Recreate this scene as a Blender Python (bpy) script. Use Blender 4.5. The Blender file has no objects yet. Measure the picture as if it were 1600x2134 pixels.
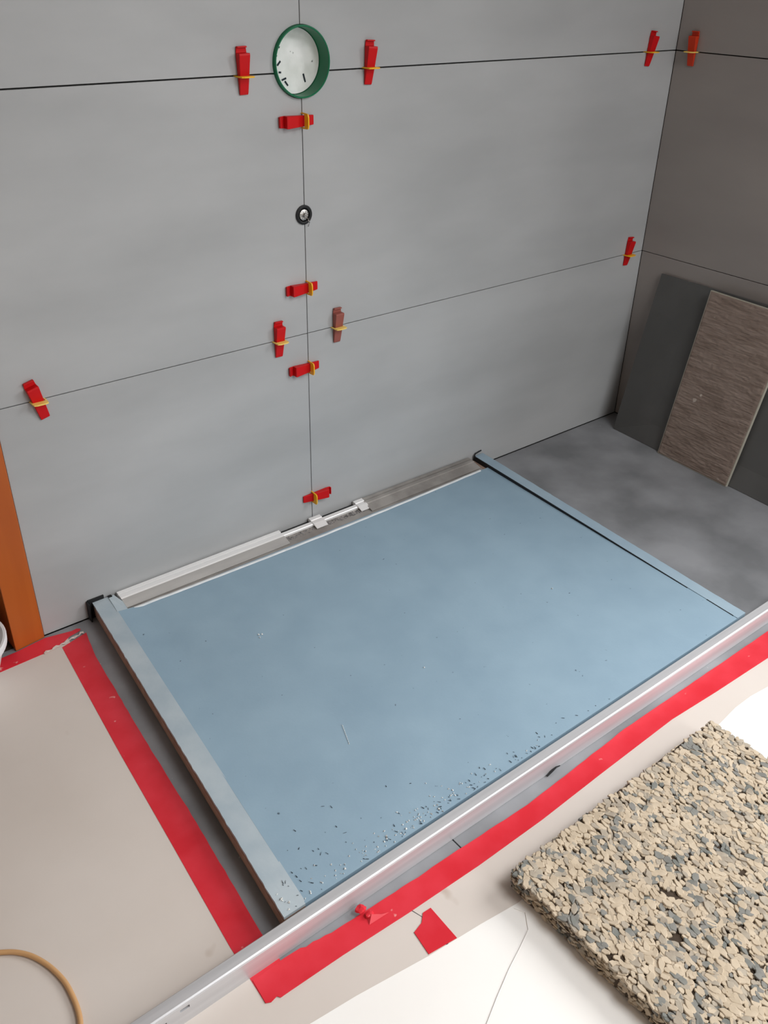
import bpy, bmesh, math, random
import numpy as np
from mathutils import Vector, Matrix, noise
random.seed(7)
C = bpy.context.scene.collection
XR = 1.356            # right wall plane
# ---------------------------------------------------------------- camera
cd = bpy.data.cameras.new('camera'); cam = bpy.data.objects.new('camera', cd); C.objects.link(cam)
cd.sensor_fit = 'HORIZONTAL'; cd.sensor_width = 36; cd.lens = 36*1870.63/1600; cd.clip_start = 0.05
rt = Vector((0.78239519, -0.62246825, 0.01977514)); up = Vector((0.31264062, 0.42003117, 0.85195637)); fw = Vector((0.53862196, 0.66038405, -0.52323922))
M = Matrix((rt, up, -fw)).transposed().to_4x4(); M.translation = Vector((-1.22113, -1.82133, 1.41007)); cam.matrix_world = M
bpy.context.scene.camera = cam
# ---------------------------------------------------------------- world, light, exposure
w = bpy.data.worlds.new('world'); bpy.context.scene.world = w; w.use_nodes = True
w.node_tree.nodes['Background'].inputs[0].default_value = (.75, .87, 1, 1); w.node_tree.nodes['Background'].inputs[1].default_value = 0.3
WY0, WY1, WZ0, WZ1 = -2.9, -0.95, 0.10, 2.35      # window opening in the right wall
def area(name, loc, target, sx, sy, power, col):
    l = bpy.data.lights.new(name, 'AREA'); l.shape = 'RECTANGLE'; l.size = sx; l.size_y = sy; l.energy = power; l.color = col
    o = bpy.data.objects.new(name, l); C.objects.link(o); o.location = loc
    o.rotation_euler = (Vector(target)-Vector(loc)).to_track_quat('-Z', 'Z').to_euler(); return o
area('sky_daylight', (3.1, -2.5, 2.75), (-.2, -1.0, 0), 2.3, 2.3, 165, (1, .99, .98))
FX0, FX1 = -.35, 1.2                               # unseen opening in the front wall, added for the fill light
area('front_fill', (.75, -5.3, 2.5), (.3, 0, .3), 2.0, 1.6, 50, (1, .99, .98))  # added fill from the front, no known window there
area('roof_fill', (.3, -2.5, 2.85), (.2, -2.2, 0), 1.1, 1.1, 42, (1, 1, 1))  # added overhead fill above an unseen roof opening
vs = bpy.context.scene.view_settings
vs.view_transform = 'Standard'; vs.look = 'None'; vs.gamma = 1; vs.use_curve_mapping = False; vs.exposure = 0.27
# ---------------------------------------------------------------- helpers
def lin(c): return tuple((v/255/12.92 if v/255 <= .04045 else ((v/255+.055)/1.055)**2.4) for v in c)+(1,)
def mat(name, a, b=None, scale=4, rough=.6, metal=0, bump=0, bscale=60, stretch=(1,1,1), spec=.4, specks=None, speck_scale=60, speck_t=.74, contrast=(.35,.65), detail=5, bdist=.002, rough2=None):
    m = bpy.data.materials.new(name); m.use_nodes = True; nt = m.node_tree; N = nt.nodes; L = nt.links; P = N['Principled BSDF']
    P.inputs['Roughness'].default_value = rough; P.inputs['Metallic'].default_value = metal; P.inputs['Specular IOR Level'].default_value = spec
    tc = N.new('ShaderNodeTexCoord'); mp = N.new('ShaderNodeMapping'); mp.inputs['Scale'].default_value = stretch; L.new(tc.outputs['Object'], mp.inputs[0])
    out = None
    if b:
        n = N.new('ShaderNodeTexNoise'); n.inputs['Scale'].default_value = scale; n.inputs['Detail'].default_value = detail; L.new(mp.outputs[0], n.inputs[0])
        r = N.new('ShaderNodeValToRGB'); r.color_ramp.elements[0].position = contrast[0]; r.color_ramp.elements[1].position = contrast[1]
        r.color_ramp.elements[0].color = lin(a); r.color_ramp.elements[1].color = lin(b); L.new(n.outputs[0], r.inputs[0]); out = r.outputs[0]
        if rough2 is not None:
            mr = N.new('ShaderNodeMapRange'); mr.inputs['To Min'].default_value = rough; mr.inputs['To Max'].default_value = rough2; L.new(n.outputs[0], mr.inputs[0]); L.new(mr.outputs[0], P.inputs['Roughness'])
    else:
        P.inputs['Base Color'].default_value = lin(a)
    if specks:
        n2 = N.new('ShaderNodeTexNoise'); n2.inputs['Scale'].default_value = speck_scale; n2.inputs['Detail'].default_value = 3; L.new(tc.outputs['Object'], n2.inputs[0])
        r2 = N.new('ShaderNodeValToRGB'); r2.color_ramp.elements[0].position = speck_t; r2.color_ramp.elements[1].position = speck_t+.04; L.new(n2.outputs[0], r2.inputs[0])
        mx = N.new('ShaderNodeMix'); mx.data_type = 'RGBA'; L.new(r2.outputs[0], mx.inputs[0])
        if out: L.new(out, mx.inputs[6])
        else: mx.inputs[6].default_value = lin(a)
        mx.inputs[7].default_value = lin(specks); out = mx.outputs[2]
    if out: L.new(out, P.inputs['Base Color'])
    if bump:
        n3 = N.new('ShaderNodeTexNoise'); n3.inputs['Scale'].default_value = bscale; n3.inputs['Detail'].default_value = 6; L.new(mp.outputs[0], n3.inputs[0])
        bp = N.new('ShaderNodeBump'); bp.inputs['Strength'].default_value = bump; bp.inputs['Distance'].default_value = bdist; L.new(n3.outputs[0], bp.inputs['Height']); L.new(bp.outputs[0], P.inputs['Normal'])
    return m
def obj(name, verts, faces, m, parent=None, smooth=False, mats=None, mi=None):
    me = bpy.data.meshes.new(name); me.from_pydata([tuple(v) for v in verts], [], [tuple(f) for f in faces]); me.update()
    for x in (mats or [m]): me.materials.append(x)
    if mi is not None: me.polygons.foreach_set('material_index', mi)
    if smooth: me.shade_smooth()
    o = bpy.data.objects.new(name, me); C.objects.link(o)
    if parent: o.parent = parent
    return o
def fixn(o):
    bm = bmesh.new(); bm.from_mesh(o.data); bmesh.ops.recalc_face_normals(bm, faces=bm.faces); bm.to_mesh(o.data); bm.free(); return o
def bevel(o, wd, seg=2):
    bm = bmesh.new(); bm.from_mesh(o.data); bmesh.ops.bevel(bm, geom=[e for e in bm.edges if len(e.link_faces) == 2 and e.calc_face_angle(0) > .5], offset=wd, segments=seg, profile=.5, affect='EDGES', clamp_overlap=True)
    bm.to_mesh(o.data); bm.free(); return o
def box(name, x0, x1, y0, y1, z0, z1, m, parent=None, bv=0, origin=True):
    v = [(x, y, z) for x in (x0, x1) for y in (y0, y1) for z in (z0, z1)]
    f = [(0,1,3,2), (4,6,7,5), (0,4,5,1), (2,3,7,6), (0,2,6,4), (1,5,7,3)]
    o = fixn(obj(name, v, f, m, parent))
    if bv: bevel(o, bv)
    return o
def prism(name, pts, z0, z1, m, parent=None, bv=0):
    """pts in xy; z0/z1 numbers or per-vertex lists"""
    n = len(pts); a = z0 if isinstance(z0, (list, tuple)) else [z0]*n; b = z1 if isinstance(z1, (list, tuple)) else [z1]*n
    v = [(p[0], p[1], a[i]) for i, p in enumerate(pts)]+[(p[0], p[1], b[i]) for i, p in enumerate(pts)]
    f = [tuple(range(n))[::-1], tuple(range(n, 2*n))]+[(i, (i+1) % n, n+(i+1) % n, n+i) for i in range(n)]
    o = fixn(obj(name, v, f, m, parent))
    if bv: bevel(o, bv)
    return o
def extrude_x(name, prof, x0, x1, m, parent=None, bv=0):
    """profile in (y,z) swept along x"""
    n = len(prof); v = [(x0, y, z) for y, z in prof]+[(x1, y, z) for y, z in prof]
    f = [tuple(range(n)), tuple(range(n, 2*n))[::-1]]+[(i, (i+1) % n, n+(i+1) % n, n+i) for i in range(n)]
    o = fixn(obj(name, v, f, m, parent))
    if bv: bevel(o, bv)
    return o
def lathe(name, prof, m, parent=None, seg=48, smooth=True):
    """profile (r,z) revolved about z"""
    v = []; f = []; n = len(prof)
    for i in range(seg):
        a = 2*math.pi*i/seg
        for r, z in prof: v.append((r*math.cos(a), r*math.sin(a), z))
    for i in range(seg):
        j = (i+1) % seg
        for k in range(n-1): f.append((i*n+k, j*n+k, j*n+k+1, i*n+k+1))
    o = obj(name, v, f, m, parent)
    bm = bmesh.new(); bm.from_mesh(o.data); bmesh.ops.remove_doubles(bm, verts=bm.verts, dist=1e-6); bmesh.ops.recalc_face_normals(bm, faces=bm.faces); bm.to_mesh(o.data); bm.free()
    if smooth:
        o.data.shade_smooth()
        o.data.set_sharp_from_angle(angle=.7)
    return o
def tube(name, pts, r, m, parent=None, seg=10):
    pts = [Vector(p) for p in pts]; v = []; f = []
    for i, p in enumerate(pts):
        t = (pts[min(i+1, len(pts)-1)]-pts[max(i-1, 0)]).normalized(); a = t.orthogonal().normalized() if abs(t.z) > .95 else t.cross(Vector((0,0,1))).normalized(); b = a.cross(t)
        for k in range(seg):
            q = 2*math.pi*k/seg; v.append(p+r*(math.cos(q)*a+math.sin(q)*b))
    for i in range(len(pts)-1):
        for k in range(seg): f.append((i*seg+k, i*seg+(k+1) % seg, (i+1)*seg+(k+1) % seg, (i+1)*seg+k))
    f += [tuple(range(seg))[::-1], tuple(range((len(pts)-1)*seg, len(pts)*seg))]
    return fixn(obj(name, v, f, m, parent, smooth=True))
def cut(o, cutters):
    for c in cutters:
        md = o.modifiers.new('b', 'BOOLEAN'); md.object = c; md.operation = 'DIFFERENCE'; md.solver = 'EXACT'
    dg = bpy.context.evaluated_depsgraph_get(); dg.update()
    me = bpy.data.meshes.new_from_object(o.evaluated_get(dg)); o.modifiers.clear(); o.data = me
def empty(name, loc, label=None, cat=None, group=None, rot=(0,0,0)):
    o = bpy.data.objects.new(name, None); C.objects.link(o); o.location = loc; o.rotation_euler = rot; o.empty_display_size = .05
    tag(o, label, cat, group); return o
def tag(o, label=None, cat=None, group=None, kind=None):
    for k, v in (('label', label), ('category', cat), ('group', group), ('kind', kind)):
        if v: o[k] = v
    return o
def struct(o, label=None): o['kind'] = 'structure'; return tag(o, label)
def pin(o, off):
    """move the object's origin to off while keeping its mesh in place"""
    o.data.transform(Matrix.Translation(-Vector(off))); o.location = off; return o
# ---------------------------------------------------------------- materials
m_tile = mat('grey porcelain tile', (166,168,169), (180,182,183), scale=1.6, stretch=(1,1,3), rough=.38, rough2=.5, bump=.05, bscale=300, bdist=.0005, spec=.45)
m_tile_r = mat('grey porcelain tile with side wall shade', (140,134,131), (150,144,140), scale=1.6, stretch=(1,1,3), rough=.5, spec=.4)  # same tile, darker and warmer: the side wall's shade is in the colour
m_backing = mat('dark adhesive behind the tiles', (38,38,36), (55,53,50), scale=30, rough=.95)
m_floor = mat('dusty dark grey floor tile', (120,122,125), (150,152,156), scale=5, rough=.5, rough2=.7, bump=.04, bscale=200, bdist=.0005, specks=(190,190,190), speck_scale=55, speck_t=.76)
m_gap = mat('dark joint', (30,28,26), rough=.95)
m_plaster = mat('white plaster', (196,180,166), (208,194,180), scale=3, rough=.9, bump=.1)
m_blue = mat('blue grey coated foam', (139,165,183), (148,174,191), scale=9, rough=.62, bump=.18, bscale=160, bdist=.001, spec=.35, specks=(78,96,108), speck_scale=75, speck_t=.73, contrast=(.3,.7))
m_rim = mat('dusty blue grey rim', (166,182,192), (182,195,202), scale=12, rough=.7, bump=.2, bscale=140, bdist=.001)
m_rimR = mat('clean blue rim', (146,169,186), (158,180,194), scale=9, rough=.6, bump=.12, bscale=140, bdist=.001)
m_side = mat('brownish mortar side with bounce tint', (150,126,112), (168,144,128), scale=40, rough=.95, bump=.4, bscale=120)  # mortar-like side, its brown also paints in warm bounced light
m_black = mat('black rubber', (22,23,25), rough=.6)
m_alu = mat('brushed aluminium', (198,199,202), (216,217,220), scale=60, stretch=(.03,1,1), rough=.38, metal=.35, bump=.03, bscale=90)
m_steel = mat('satin steel with painted highlight', (240,240,240), (250,250,250), scale=40, stretch=(.05,1,1), rough=.3, metal=.25, bump=.05, bscale=60)  # near white, so the steel's highlight sits in its base colour
m_film = mat('dull steel with dusty film', (150,146,142), (176,172,168), scale=14, rough=.5, metal=.45, bump=.15, bscale=70)
m_dull = mat('dusty steel flange', (176,174,172), (198,196,193), scale=20, stretch=(.2,1,1), rough=.5, metal=.3, bump=.1, bscale=70)
m_seal = mat('pale sealing strip', (205,212,216), (226,230,232), scale=25, rough=.5, bump=.2, bscale=80)
m_mortar = mat('rough grey mortar', (88,86,86), (140,138,138), scale=60, rough=.95, bump=.8, bscale=90)
m_tape = mat('red adhesive tape', (214,38,52), (224,54,68), scale=14, rough=.42, bump=.12, bscale=45, specks=(240,170,168), speck_scale=26, speck_t=.70)
m_paper = mat('beige protective paper', (210,201,193), (217,209,202), scale=2.5, rough=.85, bump=.03, bscale=30, specks=(190,176,164), speck_scale=7, speck_t=.66)
m_white = mat('white cover sheet', (246,244,240), (250,249,246), scale=3, rough=.75)
m_orange = mat('orange brown varnished wood', (170,84,30), (182,94,36), scale=3, stretch=(8,8,.6), rough=.38, bump=.03, bscale=40)
m_dark = mat('shade brown', (58,44,36), (70,54,44), scale=5, rough=.9)  # dark brown stands for lack of light in the corridor and bar hollow
m_red = mat('red plastic', (200,14,20), rough=.45, spec=.25)
m_redbrown = mat('faded red brown plastic', (150,84,74), rough=.5)
m_rust = mat('orange brown plastic', (196,52,14), rough=.5)
m_yellow = mat('yellow plastic', (245,186,30), rough=.4)
m_yellow2 = mat('pale yellow plastic', (248,214,110), rough=.4)
m_green = mat('dark green plastic', (12,110,72), rough=.35)
m_cap = mat('white plastered cap', (226,230,226), (242,244,242), scale=25, rough=.55, bump=.15, bscale=60, specks=(70,76,72), speck_scale=42, speck_t=.70)
m_chrome = mat('scratched chrome', (120,116,112), (238,236,232), scale=260, rough=.25, metal=1, bump=.8, bscale=250)
m_bucket = mat('white bucket plastic', (232,232,234), rough=.35)
m_cable = mat('tan cable sheath', (204,160,112), rough=.45)
m_back_tile = mat('ribbed brown back of a tile', (128,112,102), (150,134,124), scale=10, stretch=(1,1,6), rough=.9, bump=.6, bscale=60, specks=(190,178,168), speck_scale=30, speck_t=.72)
m_edge = mat('pale cut edge', (176,172,158), rough=.8)
m_anthr = mat('anthracite tile', (84,84,83), (96,96,95), scale=4, rough=.5)
m_core = mat('bonded foam core with crevice shade', (62,52,42), (84,70,58), scale=60, rough=.95)  # darkened to paint the shade in crevices between the flakes
m_ch1 = mat('beige foam flake', (188,172,149), (202,187,165), scale=35, rough=.9, bump=.25, bscale=180)
m_ch2 = mat('greyish foam flake', (160,149,134), (178,168,152), scale=35, rough=.9, bump=.25, bscale=180)
m_ch3 = mat('slate foam flake', (118,121,116), (140,138,133), scale=35, rough=.9, bump=.25, bscale=180)
m_crumb_d = mat('dark fibre', (34,44,52), rough=.9)
m_crumb_w = mat('white plaster crumb', (232,232,228), rough=.9)
m_film_w = mat('shiny clear foil', (225,215,208), rough=.15, spec=.8)
# ---------------------------------------------------------------- room shell
T = .011                                           # tile thickness
XL, YF, ZC = -2.3, -3.4, 2.55
wall_b = box('wall_back', -.79, XR+.2, T, .2, 0, ZC, m_backing); struct(wall_b)
lintel = box('wall_left_of_door', XL-.15, -1.75, 0, .2, 0, ZC, m_plaster); struct(lintel); lintel.name = 'wall_back_left'
lt = box('wall_above_door', -1.75, -.79, 0, .2, 2.1, ZC, m_plaster); lt.name = 'wall_back_top'; struct(lt)
wr = box('wall_right', XR+T, XR+.26, YF-.15, T, 0, ZC, m_backing); struct(wr)
wp = box('c', XR-.1, XR+.5, WY0, WY1, WZ0, WZ1, m_plaster); cut(wr, [wp]); bpy.data.objects.remove(wp)
wl = struct(box('wall_left', XL-.15, XL, YF-.15, 0, 0, ZC, m_plaster))
wf = struct(box('wall_front', XL, XR+T, YF-.15, YF, 0, ZC, m_plaster))
wp = box('c', FX0, FX1, YF-.4, YF+.3, .10, 2.35, m_plaster); cut(wf, [wp]); bpy.data.objects.remove(wp)  # unseen opening, added to let the front fill in
ce = struct(box('ceiling', XL-.15, XR+.26, YF-.15, 1.2, ZC, ZC+.1, m_plaster))
wp = box('c', -.3, .9, -3.1, -1.9, ZC-.2, ZC+.3, m_plaster); cut(ce, [wp]); bpy.data.objects.remove(wp)  # unseen roof opening, added to let the overhead fill in
fl = struct(box('floor', XL-.15, XR+.26, YF-.15, 1.2, -.13, -T, m_gap))
# corridor beyond the door opening at the left, its dimness put into the colour
struct(box('wall_corridor', -1.9, -.6, 1.2, 1.3, 0, ZC, m_dark)).name = 'wall_corridor_end'
struct(box('wall_corridor_left', -1.9, -1.8, .2, 1.2, 0, ZC, m_dark)); struct(box('wall_corridor_right', -.79, -.7, .2, 1.2, 0, ZC, m_dark))
# window frame outside the photograph, the source of the daylight
wn = box('window_1', XR+.1, XR+.16, WY0, WY1, WZ0, WZ1, m_white); struct(wn)
c1 = box('c', XR, XR+.3, WY0+.05, (WY0+WY1)/2-.03, WZ0+.05, WZ1-.05, m_white); c2 = box('c', XR, XR+.3, (WY0+WY1)/2+.03, WY1-.05, WZ0+.05, WZ1-.05, m_white)
cut(wn, [c1, c2]); bpy.data.objects.remove(c1); bpy.data.objects.remove(c2)
# wall tiles
H1, H2 = 1.198, .598
def cyl(r, x, z, y0, y1, seg=64):
    v = [(x+r*math.cos(2*math.pi*i/seg), y, z+r*math.sin(2*math.pi*i/seg)) for y in (y0, y1) for i in range(seg)]
    f = [tuple(range(seg)), tuple(range(seg, 2*seg))[::-1]]+[(i, (i+1) % seg, seg+(i+1) % seg, seg+i) for i in range(seg)]
    return fixn(obj('c', v, f, m_gap))
HX, HZ, HR = .001, 1.218, .0735
SX, SZ, SR = -.003, .893, .021
big = cyl(HR, HX, HZ, -.05, .05); small = cyl(SR, SX, SZ, -.05, .055)
cut(wall_b, [big, small])
rows = [(.003, H2-.001, .001), (H2+.001, H1-.0015, .001), (H1+.0015, 1.799, .001), (1.801, 2.399, .001), (2.401, ZC, .001)]
for ri, (z0, z1, g) in enumerate(rows):
    for (x0, x1) in ((-.787, -.001), (.001, XR-.001)):
        t = box('tile', x0, x1, 0, T, z0, z1, m_tile, wall_b, bv=.0008)
        if ri in (1, 2): cut(t, [big])
        if ri == 1: cut(t, [small])
for ri, (z0, z1, g) in enumerate(rows):
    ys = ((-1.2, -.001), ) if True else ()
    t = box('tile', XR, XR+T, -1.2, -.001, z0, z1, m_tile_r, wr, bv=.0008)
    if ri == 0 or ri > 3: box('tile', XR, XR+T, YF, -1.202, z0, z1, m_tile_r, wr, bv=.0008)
for o in (big, small): bpy.data.objects.remove(o)
# floor tiles (a joint runs under the aluminium bar)
FJ = -.401
for (x0, x1) in ((XL, FJ-1.202), (FJ-1.2, FJ-.0012), (FJ+.0012, XR)):
    for (y0, y1) in ((-1.399, 0), (-2.6, -1.401), (YF, -2.602)):
        box('tile', x0, x1, y0, y1, -T, 0, m_floor, fl, bv=.0006)
box('tile', -1.75, -.79, .0, 1.2, -T, -.0005, m_dark, fl)
# orange door jamb
jamb = prism('door_1', [(-.788, 0), (-.789, -.006), (-.861, -.016), (-.872, .2), (-.7905, .2)], .0006, 2.1, m_orange, bv=.0015)
struct(jamb, 'orange brown wooden door jamb at the left end of the tiled wall')
# ---------------------------------------------------------------- flush pipe sleeve
s = empty('pipe_sleeve', (HX, 0, HZ), 'dark green round plastic pipe sleeve with white plastered cap in the tiled wall', 'pipe sleeve')
ro, ri = .0725, .0685
def ycirc(o): o.data.transform(Matrix.Rotation(math.radians(90), 4, 'X')); return o      # z -> -y
ycirc(fixn(lathe('sleeve_ring', [(ro, -.045), (ro, .007), (ro-.001, .009), (ri+.001, .009), (ri, .008), (ri-.002, -.045), (ro, -.045)], m_green, s, 72)))
cp = ycirc(fixn(lathe('cap', [(0, -.034), (.050, -.034), (.060, -.032), (.0660, -.027), (.0664, -.040), (0, -.040)], m_cap, s, 64)))
cp['label'] = 'white plastered cap with dark scratches'
# scratches in the cap
for k, (a, b, an, ln) in enumerate([(-.040, .030, .4, .016), (-.045, .006, -1.0, .015), (-.036, -.004, -.8, .012), (-.034, -.022, .1, .006), (-.024, -.036, -.3, .012), (-.018, -.045, .9, .012), (.03, -.036, 1.3, .018)]):
    sc = box('scratch', -ln/2, ln/2, -.0008, .0008, -.0018, .0018, m_crumb_d, cp); sc.rotation_euler = (0, an, 0); sc.location = (a, .0336, b)
# ---------------------------------------------------------------- small pipe outlet
s = empty('pipe_outlet', (SX, 0, SZ), 'small chrome pipe plug with black rubber ring between two tiles below the green sleeve', 'pipe outlet')
ycirc(fixn(lathe('rubber_ring', [(.0225, 0), (.0225, .003), (.019, .005), (.0155, .004), (.0150, -.02), (.0205, -.02), (.0205, 0), (.0225, 0)], m_black, s, 40)))
pv = ycirc(fixn(lathe('plug', [(0, .004), (.008, .005), (.0125, .003), (.0148, -.002), (.0148, -.02), (0, -.02)], m_chrome, s, 28)))
ycirc(fixn(lathe('socket', [(0, .009), (.0045, .009), (.006, .006), (.006, .0035), (0, .0035)], m_chrome, s, 6, smooth=False)))
tube('wire', [(.009, -.004, -.008), (.012, -.007, -.018), (.010, -.004, -.028)], .0012, m_chrome, s, 6)
# ---------------------------------------------------------------- tile levelling clips
def wedge_mesh():
    """u along z (thin end at -, thick at +), t outward = -y; hollow block with a raised back plate"""
    L0, L1, L2 = -.040, .040, .052; b = bmesh.new()
    def bx(us, ts0, ts1, ws):
        vs = []
        for u, a, c, wd in zip(us, ts0, ts1, ws):
            vs += [b.verts.new((-wd, -a, u)), b.verts.new((wd, -a, u)), b.verts.new((wd, -c, u)), b.verts.new((-wd, -c, u))]
        for i in range(len(us)-1):
            for k in range(4): b.faces.new([vs[i*4+k], vs[i*4+(k+1) % 4], vs[i*4+4+(k+1) % 4], vs[i*4+4+k]])
        b.faces.new(vs[:4][::-1]); b.faces.new(vs[-4:])
    bx([L0, L0+.004, 0, L1-.004, L1], [.001]*5, [.0035, .0048, .0115, .0172, .0165], [.0100, .0104, .0116, .0130, .0130])
    bx([L1, L1+.004, L2-.001, L2], [.001]*4, [.0030, .0030, .0034, .0042], [.0128, .0124, .0118, .0114])
    # thumb lip folded forward at the top of the back plate
    bx([L2-.002, L2+.0008], [.001]*2, [.0085, .0080], [.0116, .0112])
    bmesh.ops.recalc_face_normals(b, faces=b.faces)
    me = bpy.data.meshes.new('wedge'); b.to_mesh(me); b.free()
    t = bpy.data.objects.new('t', me); bevel(t, .0007, 1); bpy.data.objects.remove(t); return me
def strap_mesh():
    """frame standing out of the joint: lies in the xy plane, opening takes the wedge"""
    b = bmesh.new(); W, D, th = .0168, .033, .0014; w2, y1, y2 = .0138, -.0008, -.0128
    out = [(-W, 0.008), (-W, -.004), (-W+.0004, -.020), (-W+.0014, -.0255), (-.009, -.0280), (.009, -.0280), (W-.0014, -.0255), (W-.0004, -.020), (W, -.004), (W, .008)]
    inn = [(-w2, 0.0065), (-w2, -.004), (-w2, y2*.8), (-w2+.0008, y2), (-.004, y2-.0003), (.004, y2-.0003), (w2-.0008, y2), (w2, y2*.8), (w2, -.004), (w2, .0065)]
    n = len(out); V = {}
    for z in (-th, th):
        for k, (x, y) in enumerate(out): V['o', k, z] = b.verts.new((x, y, z))
        for k, (x, y) in enumerate(inn): V['i', k, z] = b.verts.new((x, y, z))
    for k in range(n):
        j = (k+1) % n
        b.faces.new([V['o', k, th], V['o', j, th], V['i', j, th], V['i', k, th]]); b.faces.new([V['o', k, -th], V['i', k, -th], V['i', j, -th], V['o', j, -th]])
        b.faces.new([V['o', k, -th], V['o', j, -th], V['o', j, th], V['o', k, th]]); b.faces.new([V['i', k, -th], V['i', k, th], V['i', j, th], V['i', j, -th]])
    bmesh.ops.recalc_face_normals(b, faces=b.faces); me = bpy.data.meshes.new('strap'); b.to_mesh(me); b.free(); return me
WM, SM = wedge_mesh(), strap_mesh()
WM.materials.append(m_red); SM.materials.append(m_yellow)
def clip(x, z, label, group, vert=True, roll=0, off=0, flip=False, right=None, red=None, pale=False, tilt=0):
    o = empty('tile_clip', (x, 0, z) if right is None else (XR, right, z), label, 'tile clip', group)
    base = 0 if vert else -math.pi/2
    if flip: base += math.pi
    o.rotation_euler = (0, base, 0) if right is None else (0, 0, math.radians(-90))
    wm, sm = WM, SM
    if red: wm = WM.copy(); wm.materials.clear(); wm.materials.append(red)
    if pale: sm = SM.copy(); sm.materials.clear(); sm.materials.append(m_yellow2)
    a = bpy.data.objects.new('wedge', wm); C.objects.link(a); a.parent = o; a.location = (0, -.0005, off); a.rotation_euler = (math.radians(tilt), math.radians(roll), 0)
    b = bpy.data.objects.new('strap', sm); C.objects.link(b); b.parent = o; b.location = (.0, 0, 0)
    return o
G = 'red wedge clips levelling the wall tiles'
clip(-.149, 1.197, 'upright red wedge with yellow strap on the upper joint left of the green sleeve', G, off=.004, roll=-1)
clip(.186, 1.200, 'upright red wedge with yellow strap on the upper joint right of the green sleeve', G, off=.004, roll=3)
clip(1.226, 1.198, 'small red wedge on the upper joint of the lighter wall, beside the room corner', G, off=.002, roll=6)
clip(-.695, .598, 'tilted red wedge with pale yellow strap near the orange door jamb', G, off=-.004, roll=-14, pale=True)
clip(-.089, .598, 'upright red wedge on the lower joint just left of the tile cross', G, off=-.002, roll=1, pale=True)
clip(.090, .598, 'brownish red wedge with pale yellow strap just right of the tile cross', G, off=-.002, red=m_redbrown, roll=1, pale=True)
clip(1.275, .598, 'small red wedge on the lower joint beside the corner, above the leaning tiles', G, off=.004, roll=5)
clip(0, 1.198, 'orange brown wedge in shade on the darker right wall by the corner', G, right=-.061, off=.002, red=m_rust, pale=True)
clip(-.001, 1.100, 'sideways red wedge with yellow strap directly below the green sleeve', G, vert=False, off=.010, roll=0)
clip(-.001, .718, 'sideways red wedge on the upright joint above the tile cross', G, vert=False, off=.008)
clip(-.001, .508, 'sideways red wedge on the upright joint below the tile cross', G, vert=False, off=.008)
clip(-.001, .117, 'lowest sideways red wedge, just above the shower drain channel', G, vert=False, flip=True, off=.010)
# ---------------------------------------------------------------- shower tray
tray = empty('shower_tray', (-.02, -.5, 0), 'blue grey coated foam shower tray with raised rims on the tiled floor', 'shower tray')
def tp(name, pts, z0, z1, m, bv=0):
    o = prism(name, pts, z0, z1, m, None, bv); o.data.transform(Matrix.Translation((.02, .5, 0))); o.parent = tray; return o
YB, YN = -.004, -1.012
def xl(y): return -.660 - .095*(-y)/1.0       # outer left
def xli(y): return -.622 - .092*(-y)
def xri(y): return .634 - .062*(-y)
def xro(y): return .672 - .0655*(-y)
tp('base', [(xl(YB)+.006, YB), (xl(YN)+.006, YN), (xro(YN)-.006, YN), (xro(YB)-.006, YB)], .0, .008, m_black)  # black colour paints in the shaded gap under the tray
tp('body', [(xl(YB)+.0005, YB), (xl(YN)+.0005, YN), (xro(YN)-.0005, YN), (xro(YB)-.0005, YB)], .006, .031, m_side)
tp('side_skirt', [(xl(YB)+.0012, YB), (xl(YN)+.0012, YN), (xli(YN)+.004, YN), (xli(YB)+.004, YB)], .0312, .0393, m_side)
# left rim with crumbly outer edge
ys = [YB+(YN-YB)*i/90 for i in range(91)]
pts = [(xl(y)+random.uniform(-.0006, .0006)*(1 if i % 7 else 2), y) for i, y in enumerate(ys)]+[(xli(y)+.004, y) for y in ys[::-1]]
r = tp('rim', pts, .0395, .0455, m_rim); r['label'] = 'dust pale left rim'
pts = [(xri(y), y) for y in ys]+[(xro(y)+random.uniform(-.0006, .0006), y) for y in ys[::-1]]
r = tp('rim', pts, .020, .0465, m_rimR, ); r['label'] = 'narrow blue right rim'
def zs(y): return .0455-.0085*max(0, min(1, (y+.92)/.84))      # falls towards the drain
v = []; nx, ny = 60, 60
for j in range(ny+1):
    y = -.074+(YN+.074)*j/ny
    for i in range(nx+1):
        t = i/nx; x = (xli(y)+.002)*(1-t)+(xri(y)-.0004)*t
        blend = min(1, (x-xli(y))/.07)
        z = .0455*(1-blend)+zs(y)*blend + .0006*noise.noise(Vector((x*6, y*6, 0)))
        v.append((x+.02, y+.5, z))
f = [(j*(nx+1)+i, (j+1)*(nx+1)+i, (j+1)*(nx+1)+i+1, j*(nx+1)+i+1) for j in range(ny) for i in range(nx)]
nb = len(v); v += [(a, b, .02) for a, b, c in v]
f += [tuple(nb+k for k in q[::-1]) for q in f]
edge = [j*(nx+1) for j in range(ny+1)]; edge2 = [j*(nx+1)+nx for j in range(ny+1)]; top = list(range(nx+1)); bot = [ny*(nx+1)+i for i in range(nx+1)]
for e in (edge, edge2, top, bot): f += [(e[k], e[k+1], nb+e[k+1], nb+e[k]) for k in range(len(e)-1)]
o = fixn(obj('surface', v, f, m_blue, tray)); o.data.shade_smooth(); o.data.set_sharp_from_angle(angle=.5)
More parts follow.
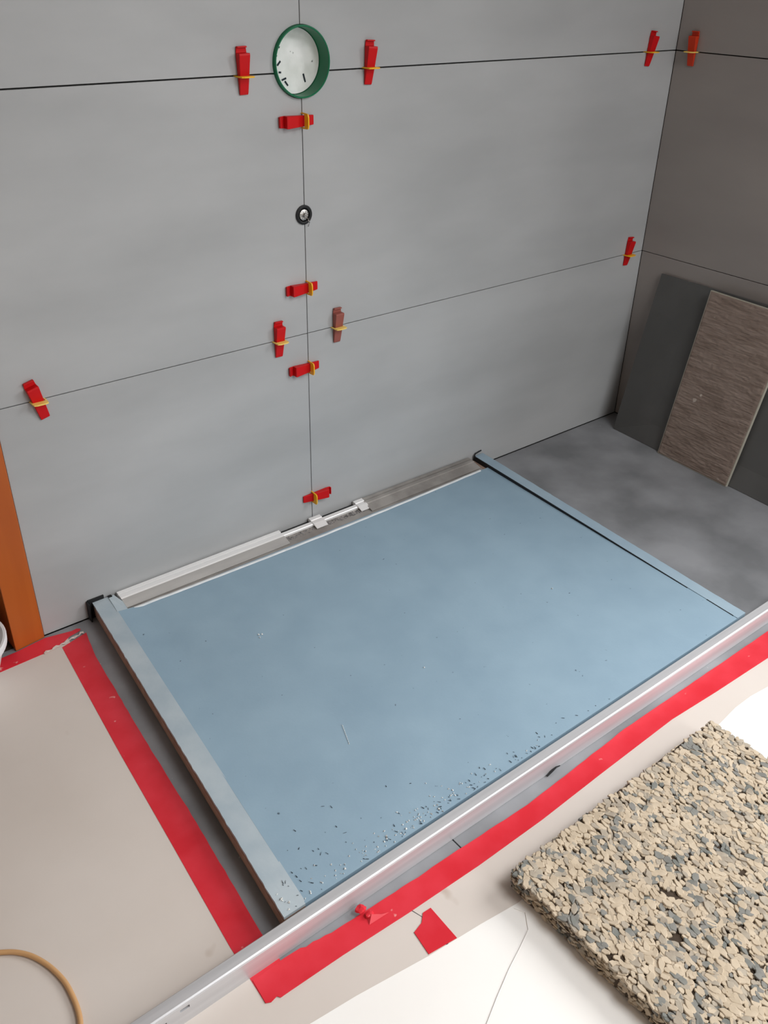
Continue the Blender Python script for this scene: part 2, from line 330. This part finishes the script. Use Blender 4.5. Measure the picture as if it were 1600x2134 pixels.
# black edge strips; those on the right rim step also paint its shadow
tp('edge_shade_strip', [(xri(y)+.0002, y) for y in (YB, -.3, -.6, -.86)]+[(xri(y)-.0022, y) for y in (-.86, -.6, -.3, YB)], .02, [.0472, .0472, .0466, .0458, .0458, .0466, .0472, .0472], m_black)
tp('edge_shade_strip', [(xri(y)+.0002, y) for y in (-.92, -1.0)]+[(xri(y)-.0014, y) for y in (-1.0, -.92)], .02, .0468, m_black)
sp = empty('sealing_strip', (-.668, -.003, 0), 'black rubber strip folded round the wall end of the tray beside the left rim', 'seal')
a = box('strip', -.004, .038, -.0012, .0028, 0, .0555, m_black, sp, bv=.0008)
a = box('flap', -.0075, -.0042, -.016, .0028, 0, .0535, m_black, sp, bv=.0008)
sp = empty('sealing_strip', (.650, -.003, 0), 'thin black rubber hook at the far right corner of the tray', 'seal')
tube('strip', [(-.020, -.012, .046), (-.019, -.004, .050), (-.012, -.001, .054), (0, 0, .0555), (.014, 0, .0575)], .0022, m_black, sp, 8)
# ---------------------------------------------------------------- linear drain channel
dr = empty('drain_channel', (0, -.04, .0), 'long steel linear drain channel along the foot of the tiled wall', 'drain')
def dx(name, prof, x0, x1, m, bv=0, lab=None):
    o = extrude_x(name, [(y+.04, z) for y, z in prof], x0, x1, m, dr, bv)
    if lab: o['label'] = lab
    return o
dx('trough', [(-.004, .0312), (-.004, .0380), (-.030, .0375), (-.066, .0350), (-.0735, .0350), (-.0735, .0312)], -.606, .610, m_film)
cov = [(-.0045, .0385), (-.0045, .0500), (-.0065, .0512), (-.017, .0500), (-.0185, .0472), (-.0200, .0490), (-.031, .0478), (-.0335, .0465), (-.063, .0385), (-.063, .0365), (-.0335, .0385)]
cov = [(-.0045, .0385), (-.0045, .0500), (-.0065, .0512), (-.0165, .0502), (-.0172, .0440), (-.0195, .0438), (-.0202, .0492), (-.031, .0482), (-.0340, .0462), (-.0340, .0385)]
slope = [(-.0342, .0385), (-.0342, .0458), (-.063, .0388), (-.063, .0366)]
for x0, x1, mt, ms, lab in ((-.598, -.118, m_steel, m_dull, 'steel left half of the cover with painted highlight'), (.168, .606, m_film, m_film, 'dull dusty right half of the cover')):
    cv = dx('cover', cov, x0, x1, mt, lab=lab); cv2 = extrude_x('front_flange', [(y+.04, z) for y, z in slope], x0, x1, ms, cv)
    gv = extrude_x('groove_shade', [(y+.04, z) for y, z in ((-.0174, .0441), (-.0174, .0452), (-.0194, .0450), (-.0194, .0439))], x0, x1, m_black, cv)  # black strip paints the shade down in the cover's dip
dx('rail', [(-.016, .0380), (-.016, .0455), (-.018, .0470), (-.029, .0462), (-.031, .0440), (-.031, .0380)], -.118, .168, m_steel, .0006)
dx('slot_shade', [(-.0042, .0382), (-.0042, .0410), (-.015, .0410), (-.015, .0382)], -.118, .168, m_black)  # solid black bar paints in the dark of the open slot
for x0, x1 in ((-.018, .020), (.140, .172)):
    c_ = dx('bracket', [(-.0045, .0405), (-.0045, .0512), (-.0065, .0524), (-.018, .0508), (-.020, .0490), (-.033, .0482), (-.037, .0458), (-.050, .0400), (-.049, .0385), (-.036, .043), (-.030, .0405)], x0, x1, m_steel)
random.seed(3)
v = []; f = []
for k in range(260):
    x = random.choice([random.uniform(-.115, -.02), random.uniform(.02, .15), random.uniform(.03, .16)]); y = -random.uniform(.033, .050); r_ = random.uniform(.0012, .004)
    zc = .0372-(abs(y)-.03)*.06; n0 = len(v)
    for i in range(5): a_ = i*1.257+random.random(); v.append((x+r_*1.6*math.cos(a_), y+.04+r_*math.sin(a_), zc-.001))
    v.append((x, y+.04, zc+r_*.7)); f += [(n0+i, n0+(i+1) % 5, n0+5) for i in range(5)]
o = obj('mortar', v, f, m_mortar, dr); o['kind'] = 'stuff'
v = []; f = []; n = 160
for i in range(n+1):
    x = -.612+1.205*i/n; wv = .0010*noise.noise(Vector((x*22, 0, 0))); zz = .0372+.0022
    yy = -.0755+wv - .010*math.sin(math.pi*i/n)
    v += [(x, yy+.0045+.04, .0377), (x, yy+.0025+.04, zz+.0008), (x, yy-.0015+.04, zz+.0008), (x, yy-.004+.04, .0377)]
f = [(i*4+k, i*4+4+k, i*4+5+k, i*4+1+k) for i in range(n) for k in range(3)]+[(i*4+3, i*4+7, i*4+4, i*4) for i in range(n)]+[(0, 1, 2, 3), (n*4+3, n*4+2, n*4+1, n*4)]
o = fixn(obj('sealing_bead', v, f, m_seal, dr)); o['label'] = 'pale sealing bead along the front edge'
v = [(x, y, z) for (x, y, z) in []]
e1 = prism('end_piece', [(-.6065, -.006+.04), (-.6212, -.012+.04), (-.6270, -.0735+.04), (-.600, -.0735+.04), (-.598, -.04+.04)], .031, [.047, .0475, .0462, .041, .044], m_rim, dr); e1['label'] = 'blue grey foam end block with a notch'
box('notch', -.6205, -.612, .028, .0358, .044, .0492, m_black, dr)
# ---------------------------------------------------------------- aluminium straightedge
bar = empty('straightedge_bar', (0, -1.031, 0), 'long white aluminium straightedge bar lying along the front of the blue tray', 'straightedge')
y0, y1 = .0115, -.0125
h = .050
bb = extrude_x('profile', [(y0, .0012), (y0, h-.002), (y0-.002, h), (y1+.004, h), (y1+.0012, h-.0012), (y1, h-.004), (y1, .0012)], -1.10, .93, m_alu, bar)
c1 = box('c', -.030, .030, -.05, -.004, .030, .038, m_gap); c1.rotation_euler = (0, math.radians(18), 0); c1.scale = (.3, 1, .6); c1.location = (-.955, -1.031+.0, .020)
bpy.context.view_layer.update()
c2 = box('c', -1.045, -.988, -1.10, -1.026, -.01, .033, m_gap)
c3 = box('c', -.965, -.949, -1.10, -1.026, .0340, .0405, m_gap)
bpy.context.view_layer.update()
cut(bb, [c2, c3]); box('hole_shade', -1.0445, -.9485, .0020, .0048, .002, .0410, m_dark, bar); [bpy.data.objects.remove(c) for c in (c1, c2, c3)]  # dark panel added to paint the unlit hollow behind the holes
# ---------------------------------------------------------------- floor covers
def jag(a, b, n, amp, seed=0):
    rr = random.Random(seed); out = []
    for i in range(n): t = i/n; out.append((a[0]+(b[0]-a[0])*t+rr.uniform(-amp, amp), a[1]+(b[1]-a[1])*t+rr.uniform(-amp, amp)))
    return out
# floor paper: one L-shaped sheet at the left, a second piece in front of the tray
pp = [(-.862, -.045), (-.745, -.040), (-.80, -.463), (-.812, -.713), (-.825, -.977), (-.822, -1.085), (-.566, -1.090), (-.552, -1.132), (-.5545, -1.25), (-.75, -1.25), (-1.2, -1.6), (-1.6, -2.0), (-1.75, -2.0), (-1.75, -.045)]
paper = tag(prism('floor_paper', pp, .0002, .0012, m_paper), 'beige protective paper covering the floor left of the red tape', 'floor paper')
pp = [(-.5645, -1.086), (-.40, -1.092), (-.23, -1.094), (.195, -1.086), (.553, -1.095), (.95, -1.10), (.95, -1.25), (.10, -1.25), (-.401, -1.25), (-.548, -1.24), (-.5505, -1.132)]
paper2 = tag(prism('floor_paper', pp, .0002, .0012, m_paper), 'pale strip of protective paper between red tape and speckled slab', 'floor paper')
# white sheets in front
ws = [(-.800, -1.148), (-.560, -1.168), (-.30, -1.180), (.15, -1.160), (.60, -1.160), (.95, -1.16), (1.25, -1.3), (1.25, -2.6), (-.2, -2.6), (-.86, -1.9), (-.87, -1.22), (-.845, -1.17)]
wsh = []
ws = [(-.835, -1.180), (-.812, -1.163), (-.779, -1.1665), (-.726, -1.172), (-.588, -1.1922), (-.481, -1.203), (-.401, -1.2135), (-.12, -1.198), (.10, -1.188), (.273, -1.175), (.339, -1.168), (.40, -1.168), (.464, -1.175), (.60, -1.187), (.95, -1.192), (1.25, -1.3), (1.25, -2.6), (-.2, -2.6), (-.80, -1.9)]
white1 = tag(prism('cover_sheet', ws, .0013, .0018, m_white), 'large white cover sheet on the sunlit floor in front of the paper', 'cover sheet')
w2 = [(-.415, -1.217), (-.405, -1.235), (-.425, -1.261), (-.462, -1.276), (-.5, -1.29), (-.55, -1.312), (-.60, -1.336), (-.75, -1.42), (-.75, -2.2), (.3, -2.2), (.3, -1.225), (.0, -1.222)]
n2 = len(w2)
white2 = tag(prism('cover_sheet', w2, .0019, [.0036 if i < 8 else .0024 for i in range(n2)], m_white), 'second white sheet with curved edge lying under the speckled slab', 'cover sheet')
# red tapes
def tape(name, left, right, z0, z1, label, m=m_tape):
    return tag(prism(name, left+right[::-1], z0, z1, m), label, 'tape')
tl = [(-.770, -.068), (-.786, -.25), (-.804, -.463), (-.822, -.713), (-.842, -.977), (-.846, -1.092)]
tr = []
for a, b, n in (((-.703, -.050), (-.720, -.148), 6), ((-.720, -.148), (-.746, -.456), 16), ((-.746, -.456), (-.762, -.695), 12), ((-.762, -.695), (-.787, -.987), 14), ((-.787, -.987), (-.788, -1.046), 3)): tr += jag(a, b, n, .0008, n)
tr += [(-.790, -1.094)]
tape('floor_tape', tl, tr, .0003, .0018, 'red tape strip running from the wall along the left side of the tray')
up_ = jag((-.842, -1.050), (-.752, -1.048), 3, .0008, 1)+jag((-.752, -1.052), (-.682, -1.060), 6, .0018, 2)+jag((-.682, -1.060), (-.472, -1.068), 12, .0008, 3)+jag((-.472, -1.066), (-.23, -1.074), 12, .0006, 4)+jag((-.23, -1.074), (.087, -1.059), 14, .0006, 5)+jag((.087, -1.059), (.642, -1.063), 22, .0007, 6)+[(.93, -1.066)]
dn_ = [(-.846, -1.094), (-.838, -1.098), (-.826, -1.0955), (-.822, -1.101), (-.812, -1.101), (-.70, -1.104), (-.567, -1.111), (-.40, -1.116), (-.233, -1.116), (-.05, -1.110), (.195, -1.104), (.35, -1.112), (.553, -1.119), (.93, -1.121)]
tape('floor_tape', dn_, up_, .0019, .0030, 'long red tape strip running along the front of the aluminium bar')
tape('floor_tape', [(-.915, -.068), (-.803, -.064), (-.775, -.059), (-.765, -.055)], [(-.915, -.022), (-.862, -.0205), (-.79, -.0105), (-.728, -.024), (-.716, -.022), (-.708, -.028), (-.712, -.034), (-.740, -.040)], .0015, .0026, 'short red tape strip at the foot of the orange door jamb')
tape('floor_tape', [(-.582, -1.145), (-.588, -1.190)], [(-.560, -1.139), (-.546, -1.126), (-.529, -1.127), (-.531, -1.197)], .0016, .0026, 'small torn patch of red tape over the seam of the floor paper')
# crumpled bit of tape standing on the bar's foot
def crumple(name, pts, m, label, cat, rad=.008, seed=1, flat=.6):
    rr = random.Random(seed); b = bmesh.new()
    for p, s_ in pts:
        q = bmesh.ops.create_icosphere(b, subdivisions=2, radius=s_)
        for vv in q['verts']:
            d = 1+.45*noise.noise(vv.co*140+Vector((seed, p[0]*50, 0))); vv.co = Vector((vv.co.x*d, vv.co.y*d*.7, vv.co.z*d*flat))+Vector(p)
    me = bpy.data.meshes.new(name); b.to_mesh(me); b.free(); me.materials.append(m); o = bpy.data.objects.new(name, me); C.objects.link(o)
    return tag(o, label, cat)
crumple('tape_scrap', [((-.631, -1.060, .0125), .0105), ((-.622, -1.074, .0062), .0085)], m_tape, 'crumpled scrap of red tape on the strip before the bar', 'tape scrap')
sc_ = bpy.data.objects['tape_scrap']; fixn(obj('fold', [(-.628, -1.072, .0035), (-.592, -1.090, .0035), (-.634, -1.088, .0035), (-.622, -1.078, .011), (-.606, -1.086, .0060)], [(0, 1, 4, 3), (0, 3, 2), (3, 4, 2), (4, 1, 2), (0, 2, 1)], m_tape, sc_))
def ribbon(name, pts, wd, m, label, cat, th=.0006):
    v = []; f = []
    for i, p in enumerate(pts):
        p = Vector(p); t = (Vector(pts[min(i+1, len(pts)-1)])-Vector(pts[max(i-1, 0)])).normalized(); s_ = t.cross(Vector((0, 0, 1))).normalized()*wd*(.6+.4*math.sin(i*1.7))
        v += [p-s_, p+s_, p+s_+Vector((0, 0, th)), p-s_+Vector((0, 0, th))]
    for i in range(len(pts)-1):
        for k in range(4): f.append((i*4+k, i*4+(k+1) % 4, i*4+4+(k+1) % 4, i*4+4+k))
    f += [(0, 1, 2, 3), tuple((len(pts)-1)*4+k for k in (3, 2, 1, 0))]
    return tag(fixn(obj(name, v, f, m)), label, cat)
rr = random.Random(5)
foil = [(-.812+.104*i/16, -.068+.021*i/16+rr.uniform(-.002, .002), .0028+.0016*(i % 2)+rr.uniform(0, .001)) for i in range(17)]
ribbon('foil_strip', foil, .0042, m_film_w, 'narrow crumpled strip of pale foil across the red tapes near the door jamb', 'foil')
ribbon('black_flake', [(-.146, -1.0475, .0025), (-.132, -1.046, .006), (-.118, -1.046, .009), (-.108, -1.0475, .008)], .0028, m_black, 'small black flake sticking out under the aluminium bar', 'debris', .0015)
# ---------------------------------------------------------------- leaning tiles at the right wall
# anthracite tile: foot out from the wall, top on the wall
def lean(name, foot0, foot1, top0, top1, th, m, label, rows_=None):
    a, b, c, d = [Vector(p) for p in (foot0, foot1, top1, top0)]
    n = (b-a).cross(d-a).normalized()
    if n.x > 0: n = -n                       # towards the room
    v = [a, b, c, d]+[p-n*th for p in (a, b, c, d)]
    f = [(0, 1, 2, 3), (7, 6, 5, 4), (0, 4, 5, 1), (1, 5, 6, 2), (2, 6, 7, 3), (3, 7, 4, 0)]
    return v, f, n
v, f, n = lean('', (1.243, -.085, .001), (1.172, -1.22, .001), (1.3445, -.100, .546), (1.3445, -1.235, .546), .009, m_anthr, '')
lt_ = tag(bevel(fixn(obj('leaning_tile', v, f, m_anthr)), .0008), 'large anthracite tile leaning against the right wall behind a brown board', 'tile')
fa, fb = Vector((1.2105, -.297, .001)), Vector((1.186, -.574, .001))
# the brown offcut stands just in front of the tile, parallel with it
n0 = n.copy(); base = Vector((1.243, -.085, .001))
def onplane(p, d):    # push p along x so it lies d in front of the tile
    p = Vector(p); k = ((base+n0*d)-p).dot(n0)/n0.x; return Vector((p.x+k, p.y, p.z))
br = empty('leaning_board', (1.2, -.43, 0), 'rough brown ribbed offcut standing in front of the anthracite tile', 'board')
th = .010
q = [onplane(p, .012) for p in ((0, -.297, .001), (0, -.574, .001), (0, -.600, .548), (0, -.305, .548))]
off = Vector((1.2, -.43, 0)); v = [p-off for p in q]+[p-off-n0*th for p in q]
fixn(obj('core', v, [(0, 1, 2, 3), (7, 6, 5, 4), (0, 4, 5, 1), (1, 5, 6, 2), (2, 6, 7, 3), (3, 7, 4, 0)], m_edge, br))
# ribbed skin: displaced grid on the face
A, B, D, E_ = [p-off+n0*.0006 for p in q]; v = []; nu, nv_ = 60, 150
rows_i = []
for j in range(nv_+1):
    for i in range(nu+1):
        s_, t_ = .008+.984*i/nu, .004+.992*j/nv_
        p = (A*(1-s_)+B*s_)*(1-t_)+(E_*(1-s_)+D*s_)*t_
        rg = noise.noise(Vector((s_*9, t_*95, 0)))*.0016+noise.noise(Vector((s_*28, t_*60, 5)))*.0010
        edge_ = min(i, nu-i, j, nv_-j) == 0
        v.append(p+n0*(0 if edge_ else max(.0003, .0012+rg)))
f = [(j*(nu+1)+i, j*(nu+1)+i+1, (j+1)*(nu+1)+i+1, (j+1)*(nu+1)+i) for j in range(nv_) for i in range(nu)]
sk = fixn(obj('ribbed_face', v, f, m_back_tile, br))
# ---------------------------------------------------------------- speckled foam slab
SXC, SYC = -.09, -1.55
slab = empty('foam_slab', (SXC, SYC, .0039), 'thick speckled beige slab of bonded foam flakes on the white sheet', 'slab')
hx, hy, th = .302, .37, .050
xa = -.392-SXC; xb = .212-SXC; ya = -1.92-SYC; yb = -1.180-SYC
rot = 0
nx, ny = 90, 110; v = []; f = []
def rag(x, y, z): return Vector((noise.noise(Vector((x*45, y*45, z*45))), noise.noise(Vector((x*45+9, y*45, z*45))), noise.noise(Vector((x*45, y*45+9, z*45)))))*.0035
core = box('core', xa+.004, xb-.004, ya+.004, yb-.004, .001, th-.006, m_core, slab)
bm = bmesh.new(); bm.from_mesh(core.data); bmesh.ops.subdivide_edges(bm, edges=bm.edges[:], cuts=40, use_grid_fill=True)
for vv in bm.verts:
    d = rag(*vv.co); vv.co += Vector((d.x, d.y, d.z if vv.co.z > .02 else 0))
bm.to_mesh(core.data); bm.free(); core.data.shade_smooth()
rr = random.Random(11)
def chip_geo(cx, cy, cz, nrm, rad, el, ang, hgt):
    n = rr.choice((7, 8, 9)); nrm = nrm.normalized(); a = (Vector((0, 1, 0))-nrm*nrm.y).normalized() if abs(nrm.y) < .8 else nrm.orthogonal().normalized(); a = Matrix.Rotation(ang, 3, nrm) @ a; b = nrm.cross(a); c = Vector((cx, cy, cz)); vs = []
    st = rr.random()*6.28
    rs = [rr.uniform(.66, 1.2) for _ in range(n)]
    for lev, k in ((-.8, 1.0), (.55, 1.0), (1.0, .86)):
        for i in range(n):
            q = st+i*6.283/n; vs.append(c+a*(rad*el*k*rs[i]*math.cos(q))+b*(rad/el*k*rs[i]*math.sin(q))+nrm*(hgt*lev))
    fs = [(k*n+i, k*n+(i+1) % n, (k+1)*n+(i+1) % n, (k+1)*n+i) for k in (0, 1) for i in range(n)]+[tuple(2*n+i for i in range(n))]
    return vs, fs
chips = []
sp_ = .0088
camL = Vector((-1.22113-SXC, -1.82133-SYC, 1.41007))
y = ya
while y < yb-.003:
    x = xa
    while x < xb-.002:
        cx, cy = x+rr.uniform(-.35, .35)*sp_, y+rr.uniform(-.35, .35)*sp_; cx = min(max(cx, xa+.003), xb-.004); cy = min(max(cy, ya+.004), yb-.004)
        nn = Vector((rr.gauss(0, .09), rr.gauss(0, .09), 1)); ed = min(cx-xa, xb-cx, cy-ya, yb-cy)
        drop = .003*max(0, 1-ed/.012)
        if noise.noise(Vector((cx*30, cy*30, 3))) > -.62:
            chips.append(chip_geo(cx, cy, th-.0032-drop+rr.choice((rr.uniform(-.0030, -.001), rr.uniform(-.0009, .0005), rr.uniform(-.0009, .0005))), nn, rr.uniform(.0042, .0100), rr.uniform(1., 1.55), rr.gauss(-.1, .5), rr.uniform(.0014, .0024)))
        x += sp_
    y += sp_
ntop = len(chips)
# flakes showing on the two sides in view and the back edge, mostly flat-lying layers
def sidechips(p0, p1, nrm, step=.009):
    L_ = (Vector(p1)-Vector(p0)).length; k = int(L_/step)
    for i in range(k):
        for zz in np.arange(.005, th-.006, .0072):
            t = (i+rr.random())/k; p = Vector(p0).lerp(Vector(p1), t); nn = Vector(nrm)+Vector((rr.gauss(0, .3), rr.gauss(0, .3), rr.gauss(0, .3)))
            vs, fs = chip_geo(p.x, p.y, zz+rr.uniform(-.002, .002), nn, rr.uniform(.004, .0085), 1.0, 0, rr.uniform(.001, .0028))
            chips.append(([Vector((q_.x, q_.y, max(.0002, zz+(q_.z-zz)*.55))) for q_ in vs], fs))
sidechips((xa+.0035, ya, 0), (xa+.0035, yb-.003, 0), (-1, 0, 0)); sidechips((xa+.003, yb-.003, 0), (xb-.003, yb-.003, 0), (0, 1, 0)); sidechips((xb-.0035, ya, 0), (xb-.0035, yb, 0), (1, 0, 0)); sidechips((xa, ya+.003, 0), (xb, ya+.003, 0), (0, -1, 0))
def chipmat(c): 
    r_ = rr.random()+.35*noise.noise(Vector((c.x*22, c.y*22, 8))); return 0 if r_ < .62 else (1 if r_ < .86 else 2)
def inview(c):
    d = (c+Vector((SXC, SYC, .0035)))-cam.matrix_world.translation; z = d.dot(fw); u = 800+1870.6*d.dot(rt)/z; vv = 1067-1870.6*d.dot(up)/z; return 10 < u < 1590 and 10 < vv < 2124
cents = [sum(c[0], Vector())/len(c[0]) for c in chips]
size = [max((c[0][0]-q_).length for q_ in c[0])/(cents[i]-camL).length for i, c in enumerate(chips)]
cand = sorted([i for i in range(ntop) if inview(cents[i])], key=lambda i: -size[i])[:300]
single = set(cand); mats3 = [m_ch1, m_ch2, m_ch3]
V = []; F = []; MI = []
for i, (vs, fs) in enumerate(chips):
    k = chipmat(cents[i])
    if i in single:
        o = obj('flake', [p-cents[i] for p in vs], fs, mats3[k], slab); o.location = cents[i]; fixn(o)
    else:
        n0_ = len(V); V += vs; F += [tuple(n0_+a for a in q_) for q_ in fs]; MI += [k]*len(fs)
o = obj('flakes', V, F, None, slab, mats=mats3, mi=MI); o['kind'] = 'stuff'; fixn(o)
# ---------------------------------------------------------------- bucket, cable, crumbs
bk = empty('tub', (-1.006, -.062, .0035), 'white plastic tub at the left edge beside the door jamb', 'tub')
lathe('body', [(0, .003), (.0, .0), (.080, 0), (.084, .004), (.118, .110), (.1155, .110), (.081, .007), (0, .006)], m_bucket, bk, 64)
lathe('rim', [(.1155, .110), (.118, .104), (.1225, .104), (.1235, .116), (.121, .120), (.1162, .120), (.1155, .110)], m_bucket, bk, 64)
P_ = [(-1.33, -.60), (-1.26, -.68), (-1.20, -.722), (-1.146, -.756), (-1.125, -.772), (-1.108, -.793), (-1.095, -.819), (-1.0865, -.845), (-1.0815, -.872), (-1.081, -.900), (-1.083, -.925), (-1.089, -.950), (-1.105, -.985), (-1.15, -1.04), (-1.22, -1.08)]
def smooth(ps, n=6):
    out = []
    for i in range(len(ps)-1):
        p0, p1, p2, p3 = [Vector(ps[max(0, min(len(ps)-1, i+k))]) for k in (-1, 0, 1, 2)]
        for j in range(n):
            t = j/n; out.append(.5*((2*p1)+(p2-p0)*t+(2*p0-5*p1+4*p2-p3)*t*t+(3*p1-p0-3*p2+p3)*t**3))
    out.append(Vector(ps[-1])); return out
cb = tag(tube('cable', smooth([(x, y, .0055) for x, y in P_]), .0042, m_cable, seg=12), 'tan cable curving over the beige floor paper', 'cable')
rr = random.Random(21)
def crumbs(name, pts, m, label, par):
    v = []; f = []
    for (x, y, z, ln, an, r_) in pts:
        n0_ = len(v); dx_, dy_ = math.cos(an)*ln, math.sin(an)*ln; px, py = -math.sin(an)*r_, math.cos(an)*r_
        v += [(x-px, y-py, z), (x+px, y+py, z), (x+dx_*.6, y+dy_*.6, z+r_*1.6), (x+dx_, y+dy_, z)]; f += [(n0_, n0_+1, n0_+2), (n0_+1, n0_+3, n0_+2), (n0_+3, n0_, n0_+2)]
    o = fixn(obj(name, v, f, m, par)); o['kind'] = 'stuff'
    if label: o['label'] = label
    return o
pts = []
for cx_, cy_, s1, s2, n_ in ((-.41, -.99, .13, .018, 46), (-.17, -1.0, .12, .012, 26), (-.62, -.93, .05, .04, 9), (-.50, -.92, .10, .04, 10), (-.70, -.97, .02, .03, 14)):
    for _ in range(n_):
        x = rr.gauss(cx_, s1); y = min(-1.012+abs(rr.gauss(0, s2)), -.6) if s2 < .02 else rr.gauss(cy_, s2)
        y = max(y, -1.008); x = max(x, -.745)
        pts.append((x+.02, y+.5, zs(y)+.0006, rr.uniform(.002, .009), rr.gauss(1.9, .6), rr.uniform(.0004, .0009)))
crumbs('fibres', pts, m_crumb_d, 'dark torn fibres near the front edge', tray)
pts = [(x+.02, y+.5, zs(y)+.0008, .004, rr.random()*6, .0022) for x, y in ((-.396, -.352), (-.400, -.36), (-.390, -.356), (.299, -.648), (-.16, -.68), (-.52, -.99), (-.48, -1.0), (-.74, -.98), (-.735, -.995), (-.62, -1.0), (-.40, -1.0))]
for k in range(9): pts.append((-.437+.0025*k+.02, -.765+.006*k+.5, zs(-.75)+.0008, .007, 1.1+.06*k, .0007))
for _ in range(110):
    y = -1.008+abs(rr.gauss(0, .02)); x = rr.gauss(-.45, .14); pts.append((max(x, -.74)+.02, y+.5, zs(y)+.0005, rr.uniform(.001, .005), rr.random()*6, rr.uniform(.0006, .0016)))
crumbs('crumbs', pts, m_crumb_w, 'white plaster crumbs', tray)
